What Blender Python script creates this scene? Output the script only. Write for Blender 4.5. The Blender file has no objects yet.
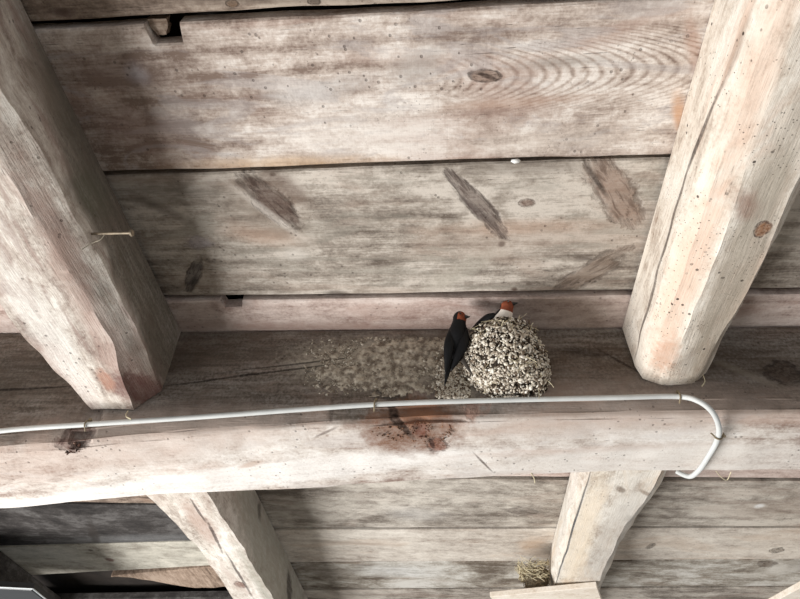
import bpy, bmesh, math, random
from mathutils import Vector, Matrix, noise as mnoise
random.seed(7)
scene = bpy.context.scene
COL = scene.collection

# ------------------------------------------------------------------ camera
# camera stands at the origin under a low barn ceiling and looks up at about 45 degrees
FPX, CX, CY = 600.0, 400.0, 299.5
Yc = Vector((57, -605.5, -FPX)).normalized()            # joist direction seen from the camera
Xc = Vector((1, .0064, .076)); Xc = (Xc - Yc * Xc.dot(Yc)).normalized()
Zc = Xc.cross(Yc)
RW = Matrix((Xc, Yc, Zc))                               # world = RW @ cam
cam_d = bpy.data.cameras.new('camera'); cam = bpy.data.objects.new('camera', cam_d); COL.objects.link(cam)
cam_d.sensor_fit = 'HORIZONTAL'; cam_d.sensor_width = 36; cam_d.lens = 36 * FPX / 800; cam_d.clip_start = .02
cam.matrix_world = RW.to_4x4()
scene.camera = cam

# ------------------------------------------------------------------ light
world = bpy.data.worlds.new('overcast'); scene.world = world; world.use_nodes = True
bg = world.node_tree.nodes['Background']; bg.inputs[0].default_value = (.95, .98, 1, 1); bg.inputs[1].default_value = .54
def area(name, loc, target, sx, sy, power, col):
    d = bpy.data.lights.new(name, 'AREA'); d.shape = 'RECTANGLE'; d.size = sx; d.size_y = sy; d.energy = power; d.color = col
    o = bpy.data.objects.new(name, d); COL.objects.link(o); o.location = loc
    o.rotation_euler = (Vector(target) - Vector(loc)).to_track_quat('-Z', 'Y').to_euler()
    return o
area('doorway_daylight', (-3.3, 1.05, -2.0), (0.1, 1.1, .8), 1.7, 2.4, 305, (1, .99, .975))
scene.view_settings.view_transform = 'Standard'; scene.view_settings.look = 'None'
scene.view_settings.exposure = 0.0; scene.view_settings.gamma = 1; scene.view_settings.use_curve_mapping = False

# ------------------------------------------------------------------ helpers
H = .909                                                # underside of the ceiling boards above the camera
def ray(px, py): return RW @ Vector((px - CX, CY - py, -FPX))
def onz(px, py, z): d = ray(px, py); return d * (z / d.z)
def ony(px, py, y): d = ray(px, py); return d * (y / d.y)
def onx(px, py, x): d = ray(px, py); return d * (x / d.x)
def lin(c):
    return tuple(((v/255)/12.92 if v/255 <= .04045 else ((v/255+.055)/1.055)**2.4) for v in c) + (1,)

def desat(c, k):
    g = .3*c[0] + .59*c[1] + .11*c[2]; return tuple(v + (g - v)*k for v in c)

def N3(p, f, s=0): return mnoise.noise(Vector((p[0]*f + s*7.31, p[1]*f + s*3.17, p[2]*f - s*5.7)))

def finish(name, verts, faces, mat, parent=None, origin=None, sharp=.6, smooth=True, mats=None, fm=None):
    """one mesh object; 'wp' keeps the place each vertex was modelled at, for the materials"""
    if origin is None:
        lo = [min(v[i] for v in verts) for i in range(3)]; hi = [max(v[i] for v in verts) for i in range(3)]
        origin = Vector(((lo[0]+hi[0])/2, (lo[1]+hi[1])/2, lo[2]))
    origin = Vector(origin)
    me = bpy.data.meshes.new(name)
    me.from_pydata([tuple(Vector(v) - origin) for v in verts], [], faces)
    at = me.attributes.new('wp', 'FLOAT_VECTOR', 'POINT')
    at.data.foreach_set('vector', [c for v in verts for c in v])
    for m in (mats or [mat]): me.materials.append(m)
    if fm: me.polygons.foreach_set('material_index', fm)
    me.polygons.foreach_set('use_smooth', [smooth] * len(me.polygons))
    bm = bmesh.new(); bm.from_mesh(me); bmesh.ops.recalc_face_normals(bm, faces=bm.faces); bm.to_mesh(me); bm.free()
    if smooth and sharp: me.set_sharp_from_angle(angle=sharp)
    o = bpy.data.objects.new(name, me); COL.objects.link(o)
    o.location = origin
    if parent:
        o.parent = parent; o.location = origin - pworld(parent)
    return o
def pworld(o):
    v = Vector(o.location)
    while o.parent: o = o.parent; v += Vector(o.location)
    return v
def empty(name, loc):
    o = bpy.data.objects.new(name, None); COL.objects.link(o); o.location = loc; o.empty_display_size = .05; return o
def tag(o, label=None, cat=None, group=None, kind=None):
    if label: o['label'] = label
    if cat: o['category'] = cat
    if group: o['group'] = group
    if kind: o['kind'] = kind
    return o

# ------------------------------------------------------------------ materials
class NT:
    def __init__(s, tree): s.t = tree; s.n = tree.nodes; s.l = tree.links
    def put(s, sock, v):
        if v is None: return
        if isinstance(v, bpy.types.NodeSocket): s.l.new(v, sock)
        else: sock.default_value = v
    def node(s, typ, **kw):
        nd = s.n.new(typ)
        for k, v in kw.items(): setattr(nd, k, v)
        return nd
    def m(s, op, a, b=None, c=None, clamp=False):
        nd = s.node('ShaderNodeMath', operation=op, use_clamp=clamp)
        for i, v in enumerate((a, b, c)): s.put(nd.inputs[i], v)
        return nd.outputs[0]
    def v(s, op, a, b=None):
        nd = s.node('ShaderNodeVectorMath', operation=op); s.put(nd.inputs[0], a); s.put(nd.inputs[1], b)
        return nd.outputs['Value' if op in ('DOT_PRODUCT', 'LENGTH', 'DISTANCE') else 'Vector']
    def noise(s, vec, scale, detail=4, rough=.55, dist=0):
        nd = s.node('ShaderNodeTexNoise'); s.put(nd.inputs['Vector'], vec)
        nd.inputs['Scale'].default_value = scale; nd.inputs['Detail'].default_value = detail
        nd.inputs['Roughness'].default_value = rough; nd.inputs['Distortion'].default_value = dist
        return nd.outputs['Fac']
    def rng(s, x, a, b, c=0, d=1, smooth=True):
        nd = s.node('ShaderNodeMapRange', interpolation_type='SMOOTHSTEP' if smooth else 'LINEAR')
        for i, q in enumerate((x, a, b, c, d)): s.put(nd.inputs[i], q)
        return nd.outputs[0]
    def mix(s, f, a, b, blend='MIX'):
        nd = s.node('ShaderNodeMix', data_type='RGBA', blend_type=blend)
        s.put(nd.inputs[0], f); s.put(nd.inputs[6], a); s.put(nd.inputs[7], b); return nd.outputs[2]
    def comb(s, x, y, z):
        nd = s.node('ShaderNodeCombineXYZ'); [s.put(nd.inputs[i], q) for i, q in enumerate((x, y, z))]; return nd.outputs[0]
    def sep(s, vec):
        nd = s.node('ShaderNodeSeparateXYZ'); s.put(nd.inputs[0], vec); return nd.outputs
    def bump(s, h, strength, dist, nrm=None):
        nd = s.node('ShaderNodeBump'); s.put(nd.inputs['Height'], h)
        nd.inputs['Strength'].default_value = strength; nd.inputs['Distance'].default_value = dist
        if nrm: s.l.new(nrm, nd.inputs['Normal'])
        return nd.outputs[0]

def newmat(name):
    m = bpy.data.materials.new(name); m.use_nodes = True
    b = m.node_tree.nodes['Principled BSDF']; return m, NT(m.node_tree), b

def plain(name, rgb, rough=.8, var=.25, scale=60, bump=.3, spec=.3, metal=0, trans=0, alt=None, bscale=None):
    m, t, b = newmat(name)
    geo = t.node('ShaderNodeTexCoord').outputs['Object']
    n = t.noise(geo, scale, 5, .6)
    c = lin(rgb); d = lin(alt) if alt else tuple(x*(1-var) for x in c[:3]) + (1,)
    t.put(b.inputs['Base Color'], t.mix(t.rng(n, .35, .65), d, c))
    b.inputs['Roughness'].default_value = rough; b.inputs['Specular IOR Level'].default_value = spec
    b.inputs['Metallic'].default_value = metal; b.inputs['Transmission Weight'].default_value = trans
    if bump: t.put(b.inputs['Normal'], t.bump(t.noise(geo, bscale or scale*2, 4), bump, .002))
    return m

# ------------------------------------------------------------------ beam outline along x
def lerp_tab(tab, x):
    for (a, p), (b2, q) in zip(tab[:-1], tab[1:]):
        if a <= x <= b2: return p + (q-p)*(x-a)/(b2-a)
    return tab[0][1] if x < tab[0][0] else tab[-1][1]
def zn(x): return lerp_tab([(-2.6, .560), (-1.3, .578), (-.91, .597), (-.5, .643), (-.1, .674), (.3, .688), (.67, .692), (2.6, .68)], x)
def yfar(x): return lerp_tab([(-2.6, 1.26), (-1.09, 1.232), (-.74, 1.206), (-.36, 1.237), (.24, 1.208), (.74, 1.188), (2.6, 1.17)], x)
def under(px, py):
    z = .67
    for k in range(4): z = zn(onz(px, py, z).x) - .013
    return z

def S(plane, c, p1, p2, hw, col, a=.8, soft=.35, nz=.25, ring=0, ringcol=(45, 36, 32), depth=0, n=30, thick=.04, ends=1.0):
    """a knot, stain or crack: ellipse between two points given on the board plane (axis letter, offset)"""
    if c == 'u': c = under((p1[0]+p2[0])/2, (p1[1]+p2[1])/2)
    f = {'x': onx, 'y': ony, 'z': onz}[plane]
    nrm = Vector({'x': (1, 0, 0), 'y': (0, 1, 0), 'z': (0, 0, 1)}[plane])
    A, B = f(*p1, c), f(*p2, c); ctr = (A + B) / 2; ax = (B - A)
    la = ax.length / 2; ax.normalize(); bx = nrm.cross(ax)
    q = f((p1[0]+p2[0])/2 + hw*.7071, (p1[1]+p2[1])/2 - hw*.7071, c) - ctr
    q2 = f((p1[0]+p2[0])/2 - hw*.7071, (p1[1]+p2[1])/2 - hw*.7071, c) - ctr
    lb = max(abs(q.dot(bx)), abs(q2.dot(bx)), .0006)
    return dict(c=ctr, a=ax/la, b=bx/lb, n=nrm/thick, col=col, al=a, soft=soft, nz=nz, ring=ring, ringcol=ringcol, depth=depth, nf=n)

def wood(name, axis, dark, mid, light, seed=0, ringf=70, rings=.5, fibre=.5, blot=.6, tint=None, tinta=.35, tint2=None,
         specks=.5, stains=(), cath=None, bump=.5, rough=.85, bl_scale=3.0, saw=0, dirt=.0, dirtcol=(60, 52, 46), warp=1.0, checks=.8, spd=0, mottle=1.5):
    m, t, b = newmat(name)
    dark, mid, light = desat(dark, .12), desat(mid, .12), desat(light, .12)
    if tint: tint = desat(tint, .15)
    if tint2: tint2 = desat(tint2, .15)
    stains = [dict(s_, col=desat(s_['col'], .1)) for s_ in stains]
    at = t.node('ShaderNodeAttribute', attribute_name='wp').outputs['Vector']
    x, y, z = t.sep(at)
    L, A, B = (x, y, z) if axis == 'x' else (y, x, z)
    off = seed * 3.7
    P = t.comb(t.m('ADD', L, off), A, B)
    # ring field
    w1 = t.noise(t.v('MULTIPLY', P, (1.3, 5, 5)), 1.0, 3, .5)
    w2 = t.noise(t.v('MULTIPLY', P, (6, 14, 14)), 1.0, 3, .5)
    g = t.m('ADD', t.m('MULTIPLY', t.m('ADD', A, t.m('MULTIPLY', B, .6)), ringf), t.m('MULTIPLY', w1, 7 * warp))
    g = t.m('ADD', g, t.m('MULTIPLY', w2, 1.6 * warp))
    masks = []
    for s in stains:
        d = t.v('SUBTRACT', at, tuple(s['c']))
        q = t.v('LENGTH', t.comb(t.v('DOT_PRODUCT', d, tuple(s['a'])), t.v('DOT_PRODUCT', d, tuple(s['b'])), t.v('DOT_PRODUCT', d, tuple(s['n']))))
        masks.append((q, s))
        if s['ring']:
            g = t.m('ADD', g, t.m('MULTIPLY', t.rng(q, 0, 2.6, 1, 0), 4.5 * s['ring']))
    if cath:   # flat-sawn cathedral figure: (centre, half length, half width, frequency)
        cc, cl, cw, cf = cath
        du = t.m('SUBTRACT', x, cc[0]); dv = t.m('SUBTRACT', y, cc[1])
        e = t.m('SQRT', t.m('ADD', t.m('POWER', t.m('DIVIDE', du, cl), 2), t.m('POWER', t.m('DIVIDE', dv, cw), 2)))
        mk = t.rng(e, 1.25, .7)
        cg = t.m('ADD', t.m('MULTIPLY', t.m('ADD', t.m('MULTIPLY', t.m('POWER', t.m('DIVIDE', dv, cw), 2), .16), du), cf), t.m('MULTIPLY', w2, 5))
    wave = t.m('ADD', t.m('MULTIPLY', t.m('SINE', t.m('MULTIPLY', g, 1.0)), .5), .5)
    if cath:
        cwv = t.m('ADD', t.m('MULTIPLY', t.m('SINE', cg), .62), .5)
        wave = t.m('ADD', t.m('MULTIPLY', wave, t.m('SUBTRACT', 1, mk)), t.m('MULTIPLY', t.m('MAXIMUM', cwv, 0), mk))
    wave = t.m('POWER', wave, 2.2)
    fib = t.noise(t.v('MULTIPLY', P, (22, 330, 330)), 1.0, 4, .6)
    fib2 = t.noise(t.v('MULTIPLY', P, (8, 85, 85)), 1.0, 4, .62)
    blo = t.noise(t.v('MULTIPLY', P, (1, 1.8, 1.8)), bl_scale, 6, .6, .6)
    fine = t.noise(at, 160, 4, .65)
    rmask = t.rng(t.noise(t.v('MULTIPLY', P, (2, 5, 5)), 1.3, 3), .35, .65, .25, 1)
    val = t.rng(blo, .28, .72)
    val = t.m('ADD', t.m('MULTIPLY', t.m('SUBTRACT', val, .5), blot), .55)
    val = t.m('ADD', val, t.m('MULTIPLY', t.m('SUBTRACT', fib2, .5), fibre * 1.1))
    val = t.m('ADD', val, t.m('MULTIPLY', t.m('SUBTRACT', fib, .5), fibre * 1.1))
    val = t.m('SUBTRACT', val, t.m('MULTIPLY', t.m('MULTIPLY', wave, rmask), rings * .55))
    val = t.m('ADD', val, t.m('MULTIPLY', t.m('SUBTRACT', fine, .5), .7))
    mot = t.noise(t.v('MULTIPLY', P, (1, 1.7, 1.7)), 21, 7, .68, .4)
    val = t.m('ADD', val, t.m('MULTIPLY', t.m('SUBTRACT', mot, .5), mottle))
    ramp = t.node('ShaderNodeValToRGB'); t.put(ramp.inputs[0], val)
    ramp.color_ramp.elements[0].position = .05; ramp.color_ramp.elements[0].color = lin(dark)
    ramp.color_ramp.elements[1].position = .9; ramp.color_ramp.elements[1].color = lin(light)
    e = ramp.color_ramp.elements.new(.5); e.color = lin(mid)
    c = ramp.outputs[0]
    if tint:
        tn = t.noise(t.v('MULTIPLY', P, (1.2, 4, 4)), 2.1, 5, .6, 1.0)
        c = t.mix(t.m('MULTIPLY', t.rng(tn, .5, .66), tinta), c, lin(tint))
    if tint2:
        tn = t.noise(t.v('ADD', t.v('MULTIPLY', P, (1.6, 6, 6)), (4.2, 1, 7)), 2.6, 5, .6, 1.5)
        c = t.mix(t.m('MULTIPLY', t.rng(tn, .52, .62), tinta), c, lin(tint2))
    ck = t.rng(t.noise(t.v('MULTIPLY', P, (26, 420, 420)), 1.0, 3, .55), .64, .72)
    ck = t.m('MULTIPLY', ck, t.rng(t.noise(t.v('MULTIPLY', P, (3, 6, 6)), 1.7, 3), .42, .62))
    c = t.mix(t.m('MULTIPLY', ck, checks), c, lin(tuple(v*.5 for v in dark)))
    hgt = t.m('ADD', t.m('MULTIPLY', fib, .5), t.m('ADD', t.m('MULTIPLY', fib2, .5), t.m('MULTIPLY', wave, -.25 * rings)))
    hgt = t.m('ADD', hgt, t.m('MULTIPLY', fine, .35))
    if dirt:
        dn = t.noise(at, 7, 7, .7)
        c = t.mix(t.m('MULTIPLY', t.rng(dn, .5, .72), dirt), c, lin(dirtcol))
    if saw:
        sw = t.noise(t.v('MULTIPLY', P, (260, 9, 9)), 1.0, 2, .5)
        c = t.mix(t.m('MULTIPLY', t.rng(sw, .55, .75), saw), c, lin(dark))
        hgt = t.m('SUBTRACT', hgt, t.m('MULTIPLY', sw, saw))
    dn2 = {}
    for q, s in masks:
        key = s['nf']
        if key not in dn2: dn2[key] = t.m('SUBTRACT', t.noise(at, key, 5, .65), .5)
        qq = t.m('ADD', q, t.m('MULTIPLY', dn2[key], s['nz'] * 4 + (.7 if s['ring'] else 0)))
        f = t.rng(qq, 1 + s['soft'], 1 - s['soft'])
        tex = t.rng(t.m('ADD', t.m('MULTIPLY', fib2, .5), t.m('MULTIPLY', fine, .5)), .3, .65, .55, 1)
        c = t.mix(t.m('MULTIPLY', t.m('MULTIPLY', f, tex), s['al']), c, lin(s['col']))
        if s['ring']:
            d = t.v('SUBTRACT', at, tuple(s['c']))
            loc = t.comb(t.m('MULTIPLY', t.v('DOT_PRODUCT', d, tuple(s['a'])), 1.3), t.m('MULTIPLY', t.v('DOT_PRODUCT', d, tuple(s['b'])), 1.9), off)
            sn = t.noise(loc, 1.6, 5, .65, .5)
            dk = t.mix(.6, lin(s['col']), lin(s['ringcol']))
            c = t.mix(t.m('MULTIPLY', t.m('MULTIPLY', f, t.rng(sn, .45, .65)), .8), c, dk)
            rg = t.m('MULTIPLY', t.rng(qq, 1.3, 1.08), t.rng(qq, .75, 1.02))
            rg = t.m('MULTIPLY', rg, t.rng(t.noise(loc, .9, 3, .6), .36, .6, .1, 1))
            c = t.mix(t.m('MULTIPLY', rg, min(.8, .62 * s['ring'])), c, lin(s['ringcol']))
            hgt = t.m('SUBTRACT', hgt, t.m('MULTIPLY', rg, .8))
        if s['depth']: hgt = t.m('SUBTRACT', hgt, t.m('MULTIPLY', f, s['depth']))
    if specks:
        vo = t.node('ShaderNodeTexVoronoi'); t.put(vo.inputs['Vector'], at); vo.inputs['Scale'].default_value = 55
        sm = t.m('MULTIPLY', t.rng(vo.outputs['Distance'], .17, .1), t.rng(t.noise(at, 9, 2), .48, .6))
        c = t.mix(t.m('MULTIPLY', sm, specks), c, lin((52, 42, 36)))
        hgt = t.m('SUBTRACT', hgt, t.m('MULTIPLY', sm, .6))
        vo2 = t.node('ShaderNodeTexVoronoi'); t.put(vo2.inputs['Vector'], at); vo2.inputs['Scale'].default_value = 140
        sm2 = t.m('MULTIPLY', t.rng(vo2.outputs['Distance'], .2, .12), t.rng(t.noise(at, 14, 2), .52 - spd, .62 - spd))
        c = t.mix(t.m('MULTIPLY', sm2, specks * .8), c, lin((60, 48, 42)))
    t.put(b.inputs['Base Color'], c)
    b.inputs['Roughness'].default_value = rough; b.inputs['Specular IOR Level'].default_value = .18
    t.put(b.inputs['Normal'], t.bump(hgt, bump, .004))
    return m

# ------------------------------------------------------------------ builders
def board(name, x0, x1, ya, yb, z, th, mat, parent, edge=.004, seed=0, nu=150, nv=10, notch=None, sag=.002, prof=None):
    """a sawn board lying across the joists; ya/yb give its two long edges at x0 and x1; notch = (which edge, xa, xb, depth)"""
    V = []; F = []
    W = nv + 5
    for i in range(nu + 1):
        u = i / nu; x = x0 + (x1 - x0) * u
        a = ya[0] + (ya[1]-ya[0])*u + edge * (N3((x, 0, 0), 3.1, seed) + .5*N3((x, 0, 0), 11, seed))
        bq = yb[0] + (yb[1]-yb[0])*u + edge * (N3((x, 0, 5), 3.1, seed) + .5*N3((x, 0, 5), 11, seed))
        if prof: a, bq = prof(x, a, bq)
        if notch:
            for (w, xa, xb, dep) in notch:
                k = max(0, min(1, (x - xa) / .003)) * max(0, min(1, (xb - x) / .003))
                if w == 'a': a += dep * k
                else: bq -= dep * k
        r = .003
        zz = z + sag * N3((x, 1, 2), 1.2, seed)
        ring = [(a, zz + th), (a, zz + r), (a + r, zz)]
        for j in range(1, nv):
            yy = a + r + (bq - a - 2*r) * j / nv
            ring.append((yy, zz + .0011 * N3((x*1.2, yy*6, seed), 4) + .0006 * N3((x, yy*4, seed), 14)))
        ring += [(bq - r, zz), (bq, zz + r), (bq, zz + th)]
        V += [(x, p, q) for p, q in ring]
    n = len(ring)
    for i in range(nu):
        for j in range(n):
            k = (j + 1) % n
            F.append((i*n + j, i*n + k, (i+1)*n + k, (i+1)*n + j))
    F.append(tuple(range(n))); F.append(tuple(range(nu*n, nu*n + n)))
    return finish(name, V, F, mat, parent, sharp=.7)

def loft(name, stations, axis, nseg, sub, mat, parent=None, wob=.004, wf=5, rough=.0016, rf=22, seed=0, fixed=(), extra=None):
    """hewn timber: cross-sections (two coordinates each) strung along an axis, with wavering arrises"""
    V = []; F = []
    s0, s1 = stations[0][0], stations[-1][0]
    K = len(stations[0][1])
    for i in range(nseg + 1):
        s = s0 + (s1 - s0) * i / nseg
        for a, bb in zip(stations[:-1], stations[1:]):
            if a[0] <= s <= bb[0] + 1e-9: break
        f = (s - a[0]) / (bb[0] - a[0]); f = f*f*(3-2*f)*.5 + f*.5
        pts = []
        for k in range(K):
            p = [a[1][k][0] + (bb[1][k][0]-a[1][k][0])*f, a[1][k][1] + (bb[1][k][1]-a[1][k][1])*f]
            if k not in fixed:
                p[0] += wob * (N3((s, k*3.3, 1), wf, seed) + .6*N3((s, k*3.3, 1), wf*3, seed))
                p[1] += wob * (N3((s, k*3.3, 9), wf, seed) + .6*N3((s, k*3.3, 9), wf*3, seed))
            pts.append(p)
        for k in range(K):
            p, q = pts[k], pts[(k+1) % K]
            for j in range(sub):
                e = j / sub
                c = [p[0] + (q[0]-p[0])*e, p[1] + (q[1]-p[1])*e]
                P = (s, c[0], c[1]) if axis == 'x' else (c[0], s, c[1])
                if j and k not in (K-1,):
                    tx, ty = q[0]-p[0], q[1]-p[1]; ln = math.hypot(tx, ty) or 1
                    d = rough * (N3(P, rf, seed) + .6*N3(P, rf*.3, seed)*1.6)
                    if extra: d += extra(P)
                    P = (s, c[0] - ty/ln*d, c[1] + tx/ln*d) if axis == 'x' else (c[0] - ty/ln*d, s, c[1] + tx/ln*d)
                V.append(P)
    n = K * sub
    for i in range(nseg):
        for j in range(n):
            k = (j + 1) % n
            F.append((i*n + j, i*n + k, (i+1)*n + k, (i+1)*n + j))
    F.append(tuple(range(n))); F.append(tuple(range(nseg*n, nseg*n + n)))
    return finish(name, V, F, mat, parent, sharp=.45)

def tube_mesh(paths, segs=6):
    """paths: list of (points, radii) -> verts, faces"""
    V = []; F = []
    for pts, rad in paths:
        pts = [Vector(p) for p in pts]
        if not hasattr(rad, '__len__'): rad = [rad] * len(pts)
        base = len(V); up = None
        for i, p in enumerate(pts):
            d = (pts[min(i+1, len(pts)-1)] - pts[max(i-1, 0)]).normalized()
            if up is None:
                up = Vector((0, 0, 1)) if abs(d.z) < .9 else Vector((1, 0, 0))
            sx = d.cross(up).normalized(); up = sx.cross(d).normalized()
            for k in range(segs):
                an = 2*math.pi*k/segs
                V.append(tuple(p + (sx*math.cos(an) + up*math.sin(an)) * rad[i]))
        for i in range(len(pts)-1):
            for k in range(segs):
                a = base + i*segs + k; b2 = base + i*segs + (k+1) % segs
                F.append((a, b2, b2 + segs, a + segs))
        F.append(tuple(base + k for k in range(segs))); e = base + (len(pts)-1)*segs
        F.append(tuple(e + k for k in range(segs)))
    return V, F
def smooth_path(pts, n=8):
    pts = [Vector(p) for p in pts]; out = []
    for i in range(len(pts)-1):
        p0 = pts[max(i-1, 0)]; p1 = pts[i]; p2 = pts[i+1]; p3 = pts[min(i+2, len(pts)-1)]
        for k in range(n):
            t = k / n
            out.append(.5*((2*p1) + (p2-p0)*t + (2*p0-5*p1+4*p2-p3)*t*t + (3*p1-p0-3*p2+p3)*t**3))
    out.append(pts[-1]); return out

# ------------------------------------------------------------------ wood materials
Z = H
P1 = wood('pale_plank_wood', 'x', (128, 108, 96), (188, 172, 160), (226, 217, 208), 1, ringf=150, rings=.55, fibre=.55, blot=.7,
  tint=(176, 146, 132), tinta=.45, tint2=(168, 160, 158), specks=.5, saw=.12, cath=(onz(620, 72, Z), .27, .062, 290), stains=[
  S('z', Z, (395, 80), (440, 52), 16, (158, 150, 144), .6, .6), S('z', Z, (300, 95), (375, 80), 12, (165, 158, 154), .55, .7),
  S('z', Z, (520, 66), (600, 60), 7, (120, 110, 102), .55, .8), S('z', Z, (440, 108), (600, 96), 6, (165, 128, 105), .45, .8),
  S('z', Z, (677, 95), (686, 140), 9, (196, 140, 92), .75, .6), S('z', Z, (690, 20), (700, 80), 9, (168, 128, 108), .6, .7),
  S('z', Z, (200, 166), (370, 160), 9, (206, 172, 134), .65, .7), S('z', Z, (270, 92), (330, 100), 16, (224, 218, 212), .6, .8),
  S('z', Z, (290, 140), (420, 130), 22, (222, 213, 204), .65, .8), S('z', Z, (470, 145), (640, 135), 14, (216, 204, 192), .5, .8),
  S('z', Z, (75, 70), (160, 78), 24, (136, 116, 108), .6, .8), S('z', Z, (90, 125), (170, 130), 26, (150, 124, 116), .55, .8),
  S('z', Z, (128, 66), (145, 82), 8, (196, 192, 200), .5, .8),
  S('z', Z, (470, 75), (501, 77), 8.5, (138, 116, 102), .85, .2, .1, 1.0), S('z', Z, (477, 73), (497, 80), 2.5, (58, 44, 38), .95, .4, .1)])
P2 = wood('grey_knotty_plank_wood', 'x', (104, 92, 82), (158, 147, 135), (200, 190, 178), 2, ringf=170, rings=.45, fibre=.7, blot=.75,
  tint=(172, 150, 134), tinta=.4, tint2=(140, 134, 122), specks=.45, saw=.05, stains=[
  S('z', Z, (440, 172), (590, 170), 9, (118, 108, 98), .6, .8), S('z', Z, (110, 190), (230, 196), 18, (112, 104, 96), .5, .8),
  S('z', Z, (225, 235), (295, 243), 10, (190, 152, 128), .6, .8), S('z', Z, (440, 233), (600, 228), 9, (178, 138, 112), .45, .8),
  S('z', Z, (225, 186), (302, 240), 26, (140, 124, 110), .6, .6),
  S('z', Z, (240, 178), (299, 230), 12, (84, 64, 56), .9, .35, .25, .7), S('z', Z, (262, 174), (306, 206), 11, (104, 84, 72), .8, .5),
  S('z', Z, (228, 188), (305, 244), 3.5, (208, 198, 188), .6, .6), S('z', Z, (130, 198), (187, 224), 5, (86, 74, 66), .75, .7),
  S('z', Z, (186, 246), (209, 246), 9, (192, 184, 188), .75, .5, .3, .25, (120, 110, 108)), S('z', Z, (286, 258), (306, 258), 9, (204, 196, 186), .7, .7),
  S('z', Z, (187, 292), (198, 264), 7.5, (112, 106, 102), .9, .3, .15, .9), S('z', Z, (190, 293), (195, 278), 3.5, (62, 56, 54), .8, .5),
  S('z', Z, (452, 178), (503, 236), 9, (112, 98, 90), .9, .25, .12, 1.1, (66, 54, 50)), S('z', Z, (460, 200), (500, 234), 4, (78, 66, 62), .8, .6),
  S('z', Z, (428, 292), (492, 258), 9, (186, 178, 164), .7, .6), S('z', Z, (520, 206), (536, 206), 5, (112, 84, 70), .9, .5, .2, .5),
  S('z', Z, (594, 160), (634, 226), 19, (142, 116, 100), .85, .4, .2, .5), S('z', Z, (586, 166), (608, 200), 3, (64, 54, 48), .9, .5),
  S('z', Z, (560, 292), (622, 258), 10, (132, 114, 100), .85, .35, .2, .6), S('z', Z, (575, 262), (594, 262), 4, (88, 76, 68), .7, .6),
  S('z', Z, (325, 296), (345, 296), 3, (70, 60, 54), .8, .6), S('z', Z, (512, 292), (518, 293), 2.5, (70, 44, 32), .9, .5),
  S('z', Z, (268, 177), (275, 178), 2.5, (70, 50, 40), .9, .5), S('z', Z, (500, 250), (504, 245), 3, (90, 70, 60), .8, .5)])
P3 = wood('pinkish_plank_wood', 'x', (146, 122, 112), (198, 178, 168), (222, 207, 198), 3, ringf=160, rings=.35, fibre=.4, blot=.5,
  tint=(178, 142, 128), tinta=.5, specks=.4, stains=[S('z', Z, (170, 326), (440, 330), 6, (150, 114, 100), .55, .8),
  S('z', Z, (222, 303), (250, 304), 5, (92, 78, 70), .6, .7)])
P0 = wood('brown_plank_wood', 'x', (84, 70, 60), (142, 124, 110), (182, 166, 150), 4, ringf=140, rings=.45, fibre=.6, blot=.8,
  tint=(150, 118, 96), tinta=.4, specks=.5, stains=[S('z', Z, (226, 5), (238, 5), 5, (120, 92, 68), .9, .3, .1, 1), S('z', Z, (308, 3), (320, 3), 5, (74, 62, 54), .9, .3, .1, 1),
  S('z', Z, (50, 14), (70, 14), 6, (80, 64, 58), .8, .6), S('z', Z, (180, 3), (360, 0), 7, (98, 86, 76), .6, .8)])
FA = wood('grey_far_plank_wood', 'x', (112, 102, 92), (166, 157, 146), (204, 196, 184), 5, ringf=90, rings=.45, fibre=.6, blot=.8, warp=1.6,
  tint=(160, 140, 126), tinta=.35, specks=.3, stains=[S('z', Z, (390, 514), (440, 516), 8, (206, 202, 196), .55, .8), S('z', Z, (270, 508), (330, 520), 12, (140, 132, 122), .5, .8),
  S('z', Z, (755, 507), (765, 507), 3, (228, 228, 228), .9, .5), S('z', Z, (510, 511), (536, 513), 4, (96, 84, 76), .6, .6, .3, .5)])
FB = wood('pale_far_plank_wood', 'x', (150, 136, 124), (198, 188, 176), (222, 214, 202), 6, ringf=70, rings=.25, fibre=.4, blot=.4,
  tint=(196, 170, 146), tinta=.35, specks=.25, stains=[S('z', Z, (520, 546), (545, 545), 8, (190, 152, 116), .6, .7), S('z', Z, (648, 546), (654, 547), 4, (120, 112, 102), .7, .4, .2, .6),
  S('z', Z, (772, 550), (782, 551), 4, (128, 118, 106), .7, .4, .2, .8), S('z', Z, (285, 540), (390, 545), 2, (140, 120, 106), .5, .7)])
FC = wood('blotched_far_plank_wood', 'x', (104, 92, 80), (160, 152, 140), (204, 200, 192), 7, ringf=80, rings=.5, fibre=.55, blot=.9, warp=2.0,
  tint=(150, 130, 112), tinta=.4, specks=.25, stains=[S('z', Z, (360, 572), (430, 574), 7, (206, 206, 204), .6, .8), S('z', Z, (760, 565), (776, 566), 4, (112, 98, 86), .8, .4, .3, .9),
  S('z', Z, (744, 580), (800, 566), 5, (206, 200, 190), .5, .7), S('z', Z, (300, 568), (350, 578), 8, (118, 106, 94), .6, .7)])
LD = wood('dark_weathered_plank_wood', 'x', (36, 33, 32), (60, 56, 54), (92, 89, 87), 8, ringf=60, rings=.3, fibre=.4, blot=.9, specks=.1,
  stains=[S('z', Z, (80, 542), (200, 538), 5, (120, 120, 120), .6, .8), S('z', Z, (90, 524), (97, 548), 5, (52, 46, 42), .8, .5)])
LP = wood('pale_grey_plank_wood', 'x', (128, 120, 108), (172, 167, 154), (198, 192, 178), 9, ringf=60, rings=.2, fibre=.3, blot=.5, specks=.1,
  stains=[S('z', Z, (105, 560), (114, 561), 2, (96, 60, 54), .9, .4), S('z', Z, (88, 551), (93, 551), 1.5, (70, 56, 50), .9, .5)])
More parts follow.
